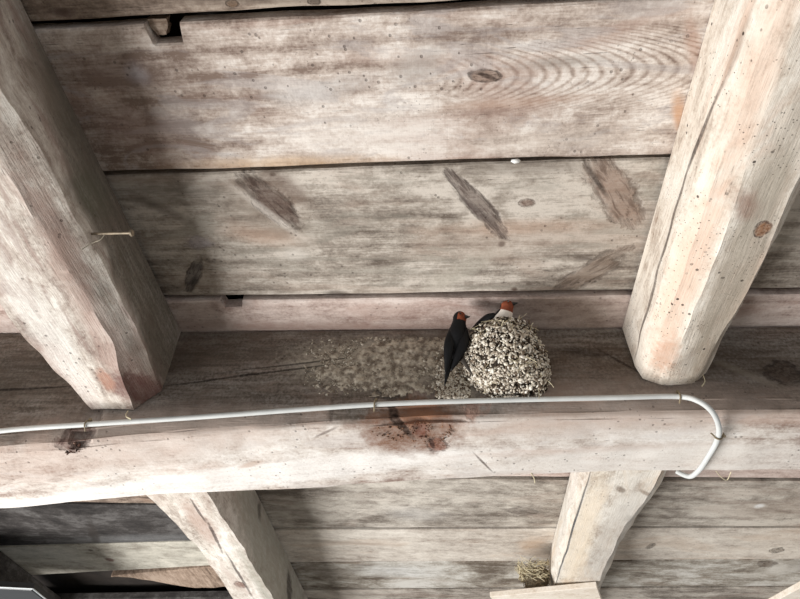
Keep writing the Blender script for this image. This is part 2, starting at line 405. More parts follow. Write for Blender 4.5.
BARK = wood('bark_edge_wood', 'y', (104, 86, 72), (146, 124, 106), (172, 150, 132), 10, ringf=300, rings=.3, fibre=.9, blot=.7, specks=.3)
DARK = plain('dark_gap_backing', (46, 40, 36), .95, .4, 12)

bz, by = 'u', 1.0
BEAM = wood('hewn_beam_wood', 'x', (138, 114, 102), (202, 191, 181), (228, 222, 215), 11, ringf=110, rings=.3, fibre=.4, blot=.5,
  tint=(196, 166, 150), tinta=.5, tint2=(206, 198, 192), specks=.45, warp=1.5, stains=[
  # near face: weathered, dirty wood, with part of its shade painted in
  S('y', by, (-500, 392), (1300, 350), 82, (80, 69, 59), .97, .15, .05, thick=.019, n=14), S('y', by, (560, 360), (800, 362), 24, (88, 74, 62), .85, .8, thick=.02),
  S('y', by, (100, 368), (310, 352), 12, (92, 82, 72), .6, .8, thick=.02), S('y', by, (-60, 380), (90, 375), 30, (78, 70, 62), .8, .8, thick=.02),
  S('y', by, (300, 362), (455, 362), 30, (178, 168, 152), 1.0, .5, .5, thick=.02, n=90), S('y', by, (440, 385), (470, 370), 22, (188, 178, 160), .6, .6, .4, thick=.02, n=80),
  S('y', by, (165, 386), (345, 363), 1.3, (34, 28, 24), .95, .5, .3, thick=.02), S('y', by, (230, 372), (400, 352), 1.0, (40, 33, 28), .9, .5, .3, thick=.02),
  S('y', by, (-40, 392), (75, 386), 1.5, (34, 28, 24), .9, .5, .3, thick=.02), S('y', by, (600, 350), (640, 372), 1.2, (40, 30, 26), .8, .5, .3, thick=.02),
  S('y', by, (768, 376), (800, 370), 13, (72, 58, 48), .8, .4, .2, 1.2, thick=.02), S('y', by, (700, 355), (790, 392), 3, (150, 138, 122), .4, .7, thick=.02),
  S('y', by, (560, 350), (615, 355), 5, (52, 42, 36), .7, .7, thick=.02),
  # underside: pink wane band, white adzed band, knots, rot
  S('z', bz, (-60, 462), (360, 432), 24, (190, 170, 158), .7, .5, thick=.08), S('z', bz, (470, 428), (800, 420), 15, (188, 168, 155), .7, .7, thick=.08),
  S('z', bz, (-80, 492), (520, 466), 16, (236, 232, 227), .85, .22, .1, thick=.08), S('z', bz, (490, 462), (900, 454), 17, (224, 217, 209), .75, .3, .1, thick=.08),
  S('z', bz, (530, 420), (640, 412), 6, (170, 140, 124), .5, .8, thick=.08), S('z', bz, (470, 452), (700, 446), 4, (188, 162, 148), .4, .8, thick=.08),
  S('z', bz, (20, 450), (44, 456), 8, (176, 152, 138), .6, .7, thick=.06), S('z', bz, (300, 430), (340, 418), 8, (196, 166, 150), .5, .8, thick=.06),
  S('z', bz, (60, 452), (84, 436), 13, (96, 66, 58), .9, .35, .3, .4, thick=.06, depth=.6), S('z', bz, (64, 442), (84, 434), 7, (44, 32, 30), .95, .4, .4, thick=.06, depth=.6),
  S('z', bz, (362, 434), (466, 428), 30, (128, 92, 72), 1.0, .3, .3, thick=.06), S('z', bz, (384, 414), (440, 410), 9, (92, 72, 58), .85, .6, .6, thick=.06),
  S('z', bz, (396, 430), (440, 420), 9, (160, 112, 84), .8, .6, .35, thick=.06), S('z', bz, (373, 412), (412, 440), 3.0, (30, 22, 20), 1.0, .25, .25, thick=.06, depth=1),
  S('z', bz, (414, 436), (428, 434), 6, (116, 68, 54), .8, .5, .4, thick=.06), S('z', bz, (430, 446), (448, 444), 7, (132, 82, 62), .9, .4, .3, .8, thick=.06, depth=.6),
  S('z', bz, (430, 440), (434, 448), 2, (40, 24, 22), .95, .4, .3, thick=.06), S('z', bz, (326, 424), (330, 430), 3, (60, 50, 46), .9, .4, .3, thick=.06),
  S('z', bz, (462, 420), (500, 410), 11, (186, 150, 134), .8, .4, .2, .8, (120, 90, 78), thick=.06), S('z', bz, (474, 452), (492, 470), 1, (80, 64, 56), .9, .5, .2, thick=.06),
  S('z', bz, (316, 440), (335, 434), 1.2, (90, 70, 62), .8, .5, .3, thick=.06), S('z', bz, (240, 466), (262, 462), 2.5, (180, 150, 130), .7, .6, thick=.06)])
jz, jx = .69, -.612
JL = wood('left_joist_wood', 'y', (124, 104, 94), (192, 180, 168), (226, 220, 210), 12, ringf=45, rings=.45, fibre=.4, blot=.5, warp=2.6,
  tint=(170, 140, 130), tinta=.55, tint2=(150, 124, 114), specks=.5, stains=[
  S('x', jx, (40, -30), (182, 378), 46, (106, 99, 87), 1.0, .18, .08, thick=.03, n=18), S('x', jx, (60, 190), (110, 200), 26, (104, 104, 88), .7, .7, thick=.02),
  S('x', jx, (20, 60), (60, 120), 16, (138, 124, 110), .6, .8, thick=.02), S('x', jx, (52, 180), (66, 200), 8, (70, 66, 58), .7, .7, thick=.02),
  S('x', jx, (20, 170), (135, 395), 12, (164, 140, 128), .85, .5, .3, thick=.03), S('z', jz, (10, 175), (118, 392), 12, (168, 140, 128), .7, .6, .35, thick=.05),
  S('x', -.62, (124, 378), (162, 398), 13, (112, 76, 70), .95, .35, .35, thick=.06, n=70), S('z', jz, (98, 372), (110, 392), 6, (176, 128, 106), .8, .5, .4, thick=.04),
  S('z', jz, (0, 270), (95, 405), 13, (226, 222, 214), .7, .5, thick=.05), S('z', jz, (44, 226), (52, 244), 5, (110, 84, 78), .7, .6, thick=.04)])
rz = .757
JR = wood('right_joist_wood', 'y', (150, 126, 108), (208, 195, 179), (232, 223, 210), 13, ringf=60, rings=.3, fibre=.4, blot=.5, warp=2.0,
  tint=(216, 180, 156), tinta=.7, tint2=(232, 220, 204), specks=.9, spd=.06, stains=[
  S('z', rz, (790, 0), (730, 170), 14, (222, 190, 168), .7, .7, .3, thick=.05), S('z', rz, (800, 120), (690, 400), 22, (160, 148, 132), .95, .3, .2, thick=.06, n=20), S('z', rz, (740, 195), (756, 220), 13, (150, 116, 100), .75, .6, .4, thick=.06, n=60),
  S('z', rz, (790, 160), (740, 260), 9, (198, 188, 172), .5, .7, thick=.06), S('z', .775, (752, 228), (768, 222), 7, (150, 100, 64), .95, .3, .2, 1.2, (70, 40, 30), thick=.06, depth=.6),
  S('z', rz, (722, 190), (655, 360), 17, (226, 192, 168), .85, .5, .3, thick=.05), S('z', rz, (672, 340), (660, 372), 11, (196, 146, 116), .65, .6, .5, thick=.05, n=120),
  S('z', rz, (690, 350), (684, 378), 8, (168, 160, 150), .6, .6, .4, thick=.05, n=100),
  S('x', .378, (752, 8), (722, 90), 3, (150, 122, 104), .8, .6, .3, thick=.02), S('x', .378, (724, 84), (686, 178), 1.6, (66, 54, 48), .95, .4, .2, thick=.03, depth=1),
  S('x', .378, (690, 166), (662, 262), 1.3, (70, 58, 52), .95, .4, .2, thick=.03, depth=1), S('x', .378, (666, 246), (636, 350), 1.3, (80, 66, 58), .9, .4, .2, thick=.03, depth=1)])
JFL = wood('far_left_joist_wood', 'y', (132, 114, 102), (198, 188, 176), (226, 220, 211), 14, ringf=45, rings=.3, fibre=.4, blot=.5, warp=2.0,
  tint=(176, 152, 138), tinta=.5, specks=.3, stains=[S('x', -.618, (234, 480), (310, 640), 26, (150, 146, 132), .9, .3, .2, thick=.03),
  S('x', -.618, (290, 570), (288, 610), 4, (58, 46, 42), .9, .4, .4, thick=.03), S('x', -.618, (262, 500), (262, 520), 3, (70, 62, 54), .8, .5, .4, thick=.03),
  S('z', .70, (185, 500), (215, 545), 9, (164, 132, 116), .75, .5, .4, thick=.04), S('z', .70, (192, 500), (206, 522), 1.2, (58, 46, 42), .9, .5, .3, thick=.04, depth=1),
  S('z', .70, (208, 522), (222, 552), 1.5, (58, 46, 42), .9, .5, .4, thick=.04, depth=1), S('z', .70, (228, 556), (252, 595), 1.2, (66, 52, 48), .9, .5, .3, thick=.04, depth=1),
  S('z', .70, (238, 582), (243, 588), 3.5, (120, 84, 72), .9, .4, .3, .5, thick=.04)])
JFR = wood('far_right_joist_wood', 'y', (158, 138, 120), (212, 204, 192), (234, 228, 218), 15, ringf=50, rings=.25, fibre=.4, blot=.45, warp=2.0,
  tint=(220, 196, 168), tinta=.5, specks=.3, stains=[S('z', .76, (600, 480), (566, 590), 13, (236, 216, 188), .7, .5, .2, thick=.05),
  S('z', .76, (645, 480), (590, 592), 17, (194, 187, 178), .75, .4, .2, thick=.06), S('z', .76, (592, 476), (556, 588), 1.1, (46, 58, 72), .95, .4, .12, thick=.04, depth=1),
  S('z', .76, (618, 488), (624, 494), 3, (110, 90, 74), .8, .5, .4, thick=.04), S('z', .76, (640, 490), (652, 496), 2, (130, 108, 90), .7, .5, .4, thick=.04)])

# ------------------------------------------------------------------ setting: floor, back wall, ceiling of separate boards
GROUND = plain('packed_earth', (152, 140, 124), .95, .3, 4)
fl = finish('floor', [(-5, -3, -3.48), (5, -3, -3.48), (5, 5.5, -3.48), (-5, 5.5, -3.48), (-5, -3, -3.4), (5, -3, -3.4), (5, 5.5, -3.4), (-5, 5.5, -3.4)],
  [(0, 1, 2, 3), (4, 5, 6, 7), (0, 1, 5, 4), (1, 2, 6, 5), (2, 3, 7, 6), (3, 0, 4, 7)], GROUND, smooth=False); tag(fl, kind='structure')
def slab(name, lo, hi, mat):
    (a, b2, c), (d, e, f) = lo, hi
    return finish(name, [(a, b2, c), (d, b2, c), (d, e, c), (a, e, c), (a, b2, f), (d, b2, f), (d, e, f), (a, e, f)],
      [(0, 1, 2, 3), (4, 5, 6, 7), (0, 1, 5, 4), (1, 2, 6, 5), (2, 3, 7, 6), (3, 0, 4, 7)], mat, smooth=False)
ceil = slab('ceiling', (-2.6, -1.4, H + .075), (2.6, 4.3, H + .10), DARK); tag(ceil, 'dark backing panel added above the ceiling boards to keep their gaps dark', kind='structure')  # dark panel added behind the boards to block sky light through the gaps
XL, XR = -2.6, 2.6
T = .028
nb = 0
def plank(x0, x1, ya, yb, dz, mat, **kw):
    global nb; nb += 1
    return board('plank', x0, x1, ya, yb, H + dz, T, mat, ceil, seed=nb, **kw)
# near side of the beam
plank(XL, XR, (-1.35, -1.35), (-.74, -.74), .004, P2, nu=60)
plank(XL, XR, (-.73, -.73), (-.40, -.40), .008, P0, nu=60)
plank(XL, XR, (-.39, -.39), (-.02, -.02), .004, P2, nu=60)
plank(XL, XR, (-.013, -.013), (.302, .306), .006, P0)
plank(XL, XR, (.318, .313), (.566, .568), .001, P1, nu=1400, notch=[('a', -.452, -.398, .030)])
plank(XL, XR, (.581, .580), (.891, .898), .010, P2, nu=240)
plank(XL, XR, (.904, .907), (1.27, 1.26), .003, P3, nu=1400, notch=[('a', -.502, -.455, .022)])
# far side, middle and right bays
plank(-.70, XR, (1.29, 1.28), (1.681, 1.640), .010, P3)
plank(-.70, XR, (1.695, 1.652), (2.046, 1.880), .004, FA)
plank(-.70, XR, (2.060, 1.893), (2.346, 2.100), .001, FB)
plank(-.70, XR, (2.364, 2.115), (2.642, 2.340), .006, FC)
plank(-.70, XR, (2.656, 2.353), (2.96, 2.66), .003, FA)
plank(-.70, XR, (2.97, 2.67), (3.30, 3.02), .005, FB)
plank(-.70, XR, (3.31, 3.03), (4.25, 4.25), .004, FC, nu=60)
# far side, left bay
plank(XL, -.71, (1.30, 1.30), (1.885, 1.885), .010, P0)
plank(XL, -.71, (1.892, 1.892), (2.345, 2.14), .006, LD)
plank(XL, -.71, (2.35, 2.145), (2.70, 2.345), .001, LP)
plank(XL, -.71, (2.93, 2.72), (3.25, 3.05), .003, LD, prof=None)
plank(XL, -.71, (3.26, 3.06), (4.25, 4.25), .004, LP, nu=60)
def bark_prof(x, a, b2):
    k = max(0, min(1, (x + 1.45) / .40)); k = k*k*(3-2*k)
    return a, a + .012 + 0.20*k + .008*N3((x, 3, 3), 20)
plank(-1.45, -.712, (2.545, 2.352), (2.6, 2.6), .004, BARK, prof=bark_prof, edge=.002)

# ------------------------------------------------------------------ main beam
st = []
for i in range(27):
    x = -2.6 + i*.2; x = min(x, 2.6); z0 = zn(x); yf = yfar(x)
    st.append((x, [(1.0, H - .001), (1.0, z0 + .03), (1.006, z0 + .008), (1.02, z0 - .001), (1.095, z0 - .014), (yf - .010, z0 - .017), (yf, z0 - .008), (yf - .002, H - .001)]))
rot_c = onz(417, 427, under(417, 427)); kn_c = onz(72, 444, under(72, 444))
def rot(P):
    d = math.hypot((P[0]-rot_c.x)/.085, (P[1]-rot_c.y)/.045)
    e = 0
    if d < 1.2 and P[2] < .74: e += .012*max(0, 1-d/1.2)**.7*(1 + .8*N3(P, 30))
    d = math.hypot((P[0]-kn_c.x)/.022, (P[1]-kn_c.y)/.028)
    if d < 1.3 and P[2] < .70: e += .018*max(0, 1-d/1.3)**.7*(1 + .5*N3(P, 80))
    return e
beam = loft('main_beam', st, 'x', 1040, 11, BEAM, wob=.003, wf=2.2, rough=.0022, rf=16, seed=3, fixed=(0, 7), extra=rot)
tag(beam, 'thick hewn wooden beam running across the ceiling with a pale underside', 'beam')

# ------------------------------------------------------------------ joists
GJ = 'ceiling joists'
pA = [(-.79, H-.001), (-.79, .725), (-.775, .693), (-.632, .714), (-.590, .741), (-.624, H-.001)]
pB = [(-.785, H-.001), (-.785, .725), (-.768, .692), (-.632, .712), (-.592, .744), (-.622, H-.001)]
pC = [(-.775, H-.001), (-.772, .73), (-.748, .691), (-.652, .688), (-.610, .736), (-.622, H-.001)]
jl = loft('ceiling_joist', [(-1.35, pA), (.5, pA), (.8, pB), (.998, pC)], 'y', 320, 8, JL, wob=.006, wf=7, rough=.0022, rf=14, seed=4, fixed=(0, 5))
tag(jl, 'hewn joist with a shaded side and a nail, upper left of the nest', 'joist', GJ)
pA = [(.374, H-.001), (.377, .800), (.392, .768), (.420, .757), (.505, .766), (.540, .800), (.545, H-.001)]
pM = [(.375, H-.001), (.378, .800), (.394, .766), (.430, .756), (.510, .768), (.536, .800), (.540, H-.001)]
pC = [(.376, H-.001), (.379, .800), (.390, .768), (.425, .752), (.487, .757), (.512, .785), (.516, H-.001)]
jr = loft('ceiling_joist', [(-1.35, pA), (.4, pA), (.75, pM), (.998, pC)], 'y', 320, 8, JR, wob=.005, wf=6, rough=.0022, rf=14, seed=5, fixed=(0, 6))
tag(jr, 'bright cream hewn joist with a long crack, upper right of the nest', 'joist', GJ)
p1 = [(-.79, H-.001), (-.79, .73), (-.776, .702), (-.612, .700), (-.611, .730), (-.630, H-.001)]
p2 = [(-.765, H-.001), (-.765, .73), (-.744, .702), (-.606, .700), (-.608, .730), (-.630, H-.001)]
jfl = loft('ceiling_joist', [(1.222, p1), (1.40, p1), (1.72, p2), (4.2, p2)], 'y', 240, 7, JFL, wob=.005, wf=6, rough=.002, rf=14, seed=6, fixed=(0, 5))
tag(jfl, 'pale cracked joist below the beam at lower left, far side of the beam', 'joist', GJ)
p1 = [(.345, H-.001), (.333, .81), (.340, .772), (.500, .760), (.532, .785), (.535, H-.001)]
p2 = [(.348, H-.001), (.334, .81), (.338, .770), (.470, .760), (.500, .785), (.51, H-.001)]
jfr = loft('ceiling_joist', [(1.207, p1), (1.40, p1), (1.80, p2), (4.2, p2)], 'y', 240, 7, JFR, wob=.006, wf=5, rough=.002, rf=14, seed=7, fixed=(0, 5))
tag(jfr, 'pale joist with a thin blue-black crack beside the straw nest, far side of the beam', 'joist', GJ)
JD = wood('dark_joist_wood', 'y', (40, 36, 34), (72, 67, 63), (104, 100, 96), 16, ringf=50, rings=.3, fibre=.4, blot=.7, specks=.2)
p1 = [(-1.97, H-.001), (-1.97, .74), (-1.95, .72), (-1.83, .72), (-1.805, .74), (-1.80, H-.001)]
jd = loft('ceiling_joist', [(1.245, p1), (4.2, p1)], 'y', 120, 5, JD, wob=.004, wf=5, seed=8, fixed=(0, 5))
tag(jd, 'dark joist in the bottom left corner beside the black gap', 'joist', GJ)
p1 = [(1.38, H-.001), (1.38, .78), (1.39, .764), (1.52, .764), (1.53, .78), (1.53, H-.001)]
jq = loft('ceiling_joist', [(1.19, p1), (4.2, p1)], 'y', 100, 5, JFR, wob=.004, wf=5, seed=9, fixed=(0, 5))
tag(jq, 'joist at the right edge carrying the pale corner board', 'joist', GJ)

# ------------------------------------------------------------------ cable with clips
WHITE = plain('white_cable_plastic', (208, 210, 208), .5, .08, 40, .1, .4)
CLIP = plain('tarnished_clip', (138, 124, 100), .6, .35, 90, .2, .4)
CR = .0052
pp = [(-260, 462), (-120, 447), (0, 431), (87, 424.5), (200, 417), (300, 409.5), (375, 404.5), (450, 401.5), (550, 399), (620, 397.5), (676, 396.5)]
cpts = [ony(px, py, .9895) for px, py in pp]
loop = [(698, 401, .696), (713, 413, .676), (719, 429, .6695), (716, 443, .668), (708, 457, .6665), (700, 469, .6655)]
cpts += [onz(px, py, z) for px, py, z in loop]
e0 = cpts[-1]; yf = yfar(e0.x)
cpts += [Vector((e0.x - .008, yf + .004, .6665)), Vector((e0.x - .020, yf + .0105, .672)), Vector((e0.x - .034, yf + .011, .682))]
cpts = smooth_path(cpts, 8)
V, F = tube_mesh([(cpts, CR)], 12)
cable = finish('electric_cable', V, F, WHITE, origin=ony(375, 404.5, .9895)); tag(cable, 'white electric cable clipped along the beam edge, bending under it at right', 'cable')
def clip(p, side, out):
    """small nailed strap over the cable: p on the cable, side = along the strap, out = away from the timber"""
    side = side.normalized(); out = out.normalized(); al = side.cross(out)
    w = .0022; path = []
    pts = [p - side*.0125 - out*.006, p - side*.0085 - out*.001, p - side*.006 + out*.005, p + out*.0075, p + side*.006 + out*.005, p + side*.0085 - out*.001, p + side*.0135 - out*.006]
    V, F = tube_mesh([(smooth_path(pts, 3), .0016)], 6)
    o = finish('cable_clip', V, F, CLIP, cable, origin=p)
    hd = p + side*.0125 - out*.004
    V, F = tube_mesh([([hd - out*.004, hd + out*.003, hd + out*.0032, hd + out*.005], [.0012, .0012, .0034, .003])], 8)
    finish('nail', V, F, CLIP, o, origin=hd)
clip(ony(87, 424.5, .9895), Vector((.1, 0, 1)), Vector((0, -1, 0)))
clip(ony(375, 404.5, .9895), Vector((.1, 0, 1)), Vector((0, -1, 0)))
clip(ony(679, 396.7, .9895), Vector((.05, 0, 1)), Vector((0, -1, -.1)))
clip(onz(718, 436, .669), Vector((1, .1, 0)), Vector((0, 0, -1)))

# ------------------------------------------------------------------ long nail with a thread, on the left joist
IRON = plain('rusty_nail_iron', (150, 136, 116), .6, .4, 120, .3, .4, .3)
a = onx(84, 234, -.606); b2 = ony(131, 233, a.y - .004)
a0 = a + (a - b2).normalized()*.012
V, F = tube_mesh([([a0, a, b2, b2, b2 + (b2-a).normalized()*.003], [.0023, .0023, .0021, .006, .0055])], 8)
nail = finish('nail', V, F, IRON, origin=a); tag(nail, 'long thin nail sticking out of the shaded side of the left joist', 'nail')
THREAD = plain('pale_thread', (190, 182, 164), .9, .2, 80, 0)
tp = [a + (b2-a)*.45, a + (b2-a)*.40 + Vector((0, .003, -.012)), a + (b2-a)*.25 + Vector((0, .004, -.02)), a + (b2-a)*.12 + Vector((0, .004, -.036))]
V, F = tube_mesh([(smooth_path(tp, 4), .0008)], 5); finish('thread', V, F, THREAD, nail, origin=tp[0])

# ------------------------------------------------------------------ mud pellets
def vcol_mat(name, rough=.95, bump=.6):
    m, t, b = newmat(name)
    c = t.node('ShaderNodeAttribute', attribute_name='pc').outputs['Color']
    at = t.node('ShaderNodeAttribute', attribute_name='wp').outputs['Vector']
    n = t.noise(at, 420, 4, .6)
    t.put(b.inputs['Base Color'], t.mix(t.rng(n, .35, .7, 0, .4), c, lin((92, 80, 66))))
    b.inputs['Roughness'].default_value = rough; b.inputs['Specular IOR Level'].default_value = .1
    t.put(b.inputs['Normal'], t.bump(n, bump, .0015)); return m
MUD = vcol_mat('dried_mud_pellets')
bmi = bmesh.new(); bmesh.ops.create_icosphere(bmi, subdivisions=1, radius=1)
ICO_V = [v.co.copy() for v in bmi.verts]; ICO_F = [tuple(v.index for v in f.verts) for f in bmi.faces]; bmi.free()
def pellets(name, items, parent, rnd):
    V = []; F = []; C = []
    for p, nrm, r, col in items:
        q = nrm.to_track_quat('Z', 'Y').to_matrix() @ Matrix.Rotation(rnd.uniform(0, 6.28), 3, 'Z')
        sx, sy, sz = r*rnd.uniform(.8, 2.1), r*rnd.uniform(.6, 1.1), r*rnd.uniform(.4, .85)
        b = len(V)
        for v in ICO_V: V.append(tuple(p + q @ Vector((v.x*sx, v.y*sy, v.z*sz)) * rnd.uniform(.7, 1.2)))
        F += [tuple(b + i for i in f) for f in ICO_F]; C += [lin(col)] * len(ICO_V)
    o = finish(name, V, F, MUD, parent, sharp=None)
    ca = o.data.color_attributes.new('pc', 'FLOAT_COLOR', 'POINT'); ca.data.foreach_set('color', [c for q in C for c in q])
    return tag(o, kind='stuff')

# ------------------------------------------------------------------ the swallow nest: a mud half cup on the near face of the beam
NX, NZ, NR, NY, ND = .110, .842, .090, .112, .118
def nest_pt(ph, t, k=1.0):
    k2 = .5 + .5*math.cos(ph)
    w = max(0, 1 - min(t, 1)**(1.9 + 2.2*k2))**(.5 - .12*k2)
    w = (.12 + .12*k2) + (.88 - .12*k2)*w + .10*k2*t
    p = Vector((NX + NR*k*w*math.cos(ph), 1.0 - NY*k*w*math.sin(ph)**.85 if math.sin(ph) > 0 else 1.0, NZ - ND*t))
    p.x = NX + (p.x - NX)*(.80 + .20*min(1, t/.5))
    bump = 1 + .05*N3(p, 18)
    return Vector((NX + (p.x-NX)*bump, 1.0 - (1.0-p.y)*bump, p.z))
MUDC = plain('nest_mud_core', (58, 49, 40), .95, .4, 120, .8)
V = []; F = []; NP, NTT = 28, 14
for j in range(NTT+1):
    for i in range(NP+1): V.append(tuple(nest_pt(math.pi*i/NP, j/NTT)))
base = len(V)
for j in range(7):
    for i in range(NP+1):
        q = nest_pt(math.pi*i/NP, 0, .82 - .06*j - (.1 if j == 6 else 0)); q.z = NZ - .006*j - (.004 if j == 0 else .0); V.append(tuple(q))
W = NP+1
for j in range(NTT):
    for i in range(NP): F.append((j*W+i, j*W+i+1, (j+1)*W+i+1, (j+1)*W+i))
for i in range(NP): F.append((i, i+1, base+i+1, base+i))
for j in range(6):
    for i in range(NP): F.append((base+j*W+i, base+j*W+i+1, base+(j+1)*W+i+1, base+(j+1)*W+i))
F.append(tuple(base+6*W+i for i in range(W))); F.append(tuple(NTT*W+i for i in range(W)))
nest = finish('swallow_nest', V, F, MUDC, origin=(NX, .99, NZ-ND), sharp=None)
tag(nest, 'pale mud pellet swallow nest stuck to the shaded face of the beam', 'nest')
rnd = random.Random(3); items = []
PAL = [(244, 238, 226), (230, 222, 206), (212, 202, 186), (180, 168, 152), (112, 97, 83), (66, 55, 46)]
for k in range(2100):
    ph = math.pi*rnd.uniform(.0, 1.0); t = rnd.random()**.8*.98
    p = nest_pt(ph, t); e = .004
    n = (nest_pt(ph+e, t) - p).cross(nest_pt(ph, min(1, t+e)) - p)
    if n.length < 1e-9: continue
    n.normalize()
    if n.dot(p - Vector((NX, 1.0, NZ))) < 0: n = -n
    dark_pellet = rnd.random() < (.55 if t < .22 else .22) + (.15 if ph < .9 else 0)  # darker fresh mud near the rim; extra dark pellets on the right side
    col = rnd.choice(PAL[3:]) if dark_pellet else rnd.choice(PAL[:4])
    items.append((p + n*rnd.uniform(-.001, .0034), (n + Vector((rnd.uniform(-1, 1), rnd.uniform(-1, 1), rnd.uniform(-1, 1)))*.7).normalized(), rnd.choice((rnd.uniform(.0016, .0028), rnd.uniform(.0024, .0044))), col))
for k in range(700):
    ph = math.pi*rnd.random(); t = 1 - .16*rnd.random()**2; p = nest_pt(ph, t)
    n = Vector((p.x - NX, p.y - 1.0, -.06)).normalized()
    items.append((p + n*rnd.uniform(-.001, .003), (n + Vector((rnd.uniform(-1, 1), rnd.uniform(-1, 1), rnd.uniform(-1, 1)))*.7).normalized(), rnd.uniform(.0018, .0042), rnd.choice(PAL)))
for k in range(320):
    q = nest_pt(math.pi*rnd.random(), 1.0); p = q.lerp(Vector((NX + .015, 1.0, NZ - ND)), rnd.random()**.7)
    items.append((p + Vector((0, 0, rnd.uniform(0, .004))), Vector((rnd.uniform(-.5, .5), rnd.uniform(-.6, 0), -1)).normalized(), rnd.uniform(.0018, .0036), rnd.choice(PAL)))
pellets('mud_pellets', items, nest, rnd)
STRAW = plain('dry_straw', (228, 216, 184), .85, .3, 50, 0)
STRAWD = plain('brown_grass', (116, 100, 76), .9, .3, 50, 0)
paths = []
for k in range(70):
    ph = math.pi*rnd.uniform(.05, .95); t = rnd.choice([rnd.uniform(0, .3), rnd.uniform(.75, .97)])
    p = nest_pt(ph, t, 1.02); d = Vector((rnd.uniform(-1, 1), rnd.uniform(-.7, .1), rnd.uniform(-1.2, .3))).normalized()
    L = rnd.uniform(.008, .026); bend = Vector((rnd.uniform(-1, 1), rnd.uniform(-1, 0), -1))*.25
    paths.append((smooth_path([p - d*.004, p + d*L*.5 + bend*L*.3, p + d*L + bend*L], 3), .0006))
V, F = tube_mesh(paths, 4); o = finish('straw', V, F, STRAW, nest); tag(o, kind='stuff')

# mud of older nests on the beam face, with the splash below the clinging bird
items = []
for k in range(3400):
    g = k < 2700
    if g:
        px = 376 + rnd.gauss(0, 40); py = 364 + rnd.gauss(0, 17) - (px-372)*.05
        if not (304 < px < 446 and 338 < py < 396): continue
        if N3((px/22, py/16, 0), 1) < -.12: continue
        col = rnd.choice([(160, 150, 136), (138, 128, 114), (186, 176, 160), (118, 106, 94), (214, 206, 192)]); r = rnd.choice((rnd.uniform(.0008, .0016), rnd.uniform(.0012, .0032)))
    else:
        px = rnd.uniform(436, 470); py = 398 - abs(rnd.gauss(0, 22))
        if py < 345: continue
        col = rnd.choice(PAL[:5]); r = rnd.uniform(.002, .0038)
    p = ony(px, py, .999)
    if p.z > H - .01 or p.z < zn(p.x) + .012: continue
    items.append((p, Vector((0, -1, 0)), r, col))
pellets('dried_mud', items, beam, rnd)
CRUST = plain('grey_mud_crust', (196, 186, 170), .95, .4, 60, 1.0, .1, alt=(116, 105, 94), bscale=160)
nx, ny = 150, 64; V = []; F = []; HT = []
for j in range(ny+1):
    for i in range(nx+1):
        px = 302 + 166*i/nx; py = 337 + 60*j/ny; p = ony(px, py, 1.0)
        e = math.hypot((px - 385)/84, (py - 366 + (px - 385)*.08)/36)
        h = .45*N3((p.x, 0, p.z), 30, 2) + .35*N3((p.x, 0, p.z), 75, 3) + .3*N3((p.x, 0, p.z), 170, 4) + .42 - 1.15*max(0, e - .42)
        if p.z > H - .006 or p.z < zn(p.x) + .034: h = -1
        HT.append(h); V.append((p.x, 1.0003 - max(0, h)*.0075, p.z))
W_ = nx+1
for j in range(ny):
    for i in range(nx):
        q = (j*W_+i, j*W_+i+1, (j+1)*W_+i+1, (j+1)*W_+i)
        if max(HT[k] for k in q) > 0: F.append(q)
used = sorted({k for f in F for k in f}); mp = {k: n for n, k in enumerate(used)}
finish('mud_crust', [V[k] for k in used], [tuple(mp[k] for k in f) for f in F], CRUST, beam, sharp=None)
def crumbs(name, n, cx0, cy0, sx, sy, pal, rr):
    items = []
    for k in range(n):
        an = rnd.uniform(0, 6.28); q = rnd.random()**.6; px = cx0 + sx*q*math.cos(an); py = cy0 + sy*q*math.sin(an)
        if N3((px/9, py/7, 3), 1) < -.15: continue
        p = onz(px, py, under(px, py) + .003)
        dn = rot(p)
        p = onz(px, py, p.z + dn*.8)
        if p.y < 1.012: continue
        items.append((p, Vector((rnd.uniform(-.6, .6), rnd.uniform(-.6, .6), -1)).normalized(), rr*rnd.uniform(.5, 1.3), rnd.choice(pal)))
    pellets(name, items, beam, rnd)
crumbs('rotten_wood_crumbs', 190, 412, 430, 40, 19, [(132, 98, 78), (112, 82, 64), (150, 114, 92), (72, 52, 42), (96, 72, 60), (104, 66, 54)], .0022)
crumbs('knot_crumbs', 70, 73, 444, 12, 11, [(70, 50, 46), (96, 70, 62), (48, 36, 34), (130, 104, 92)], .0032)

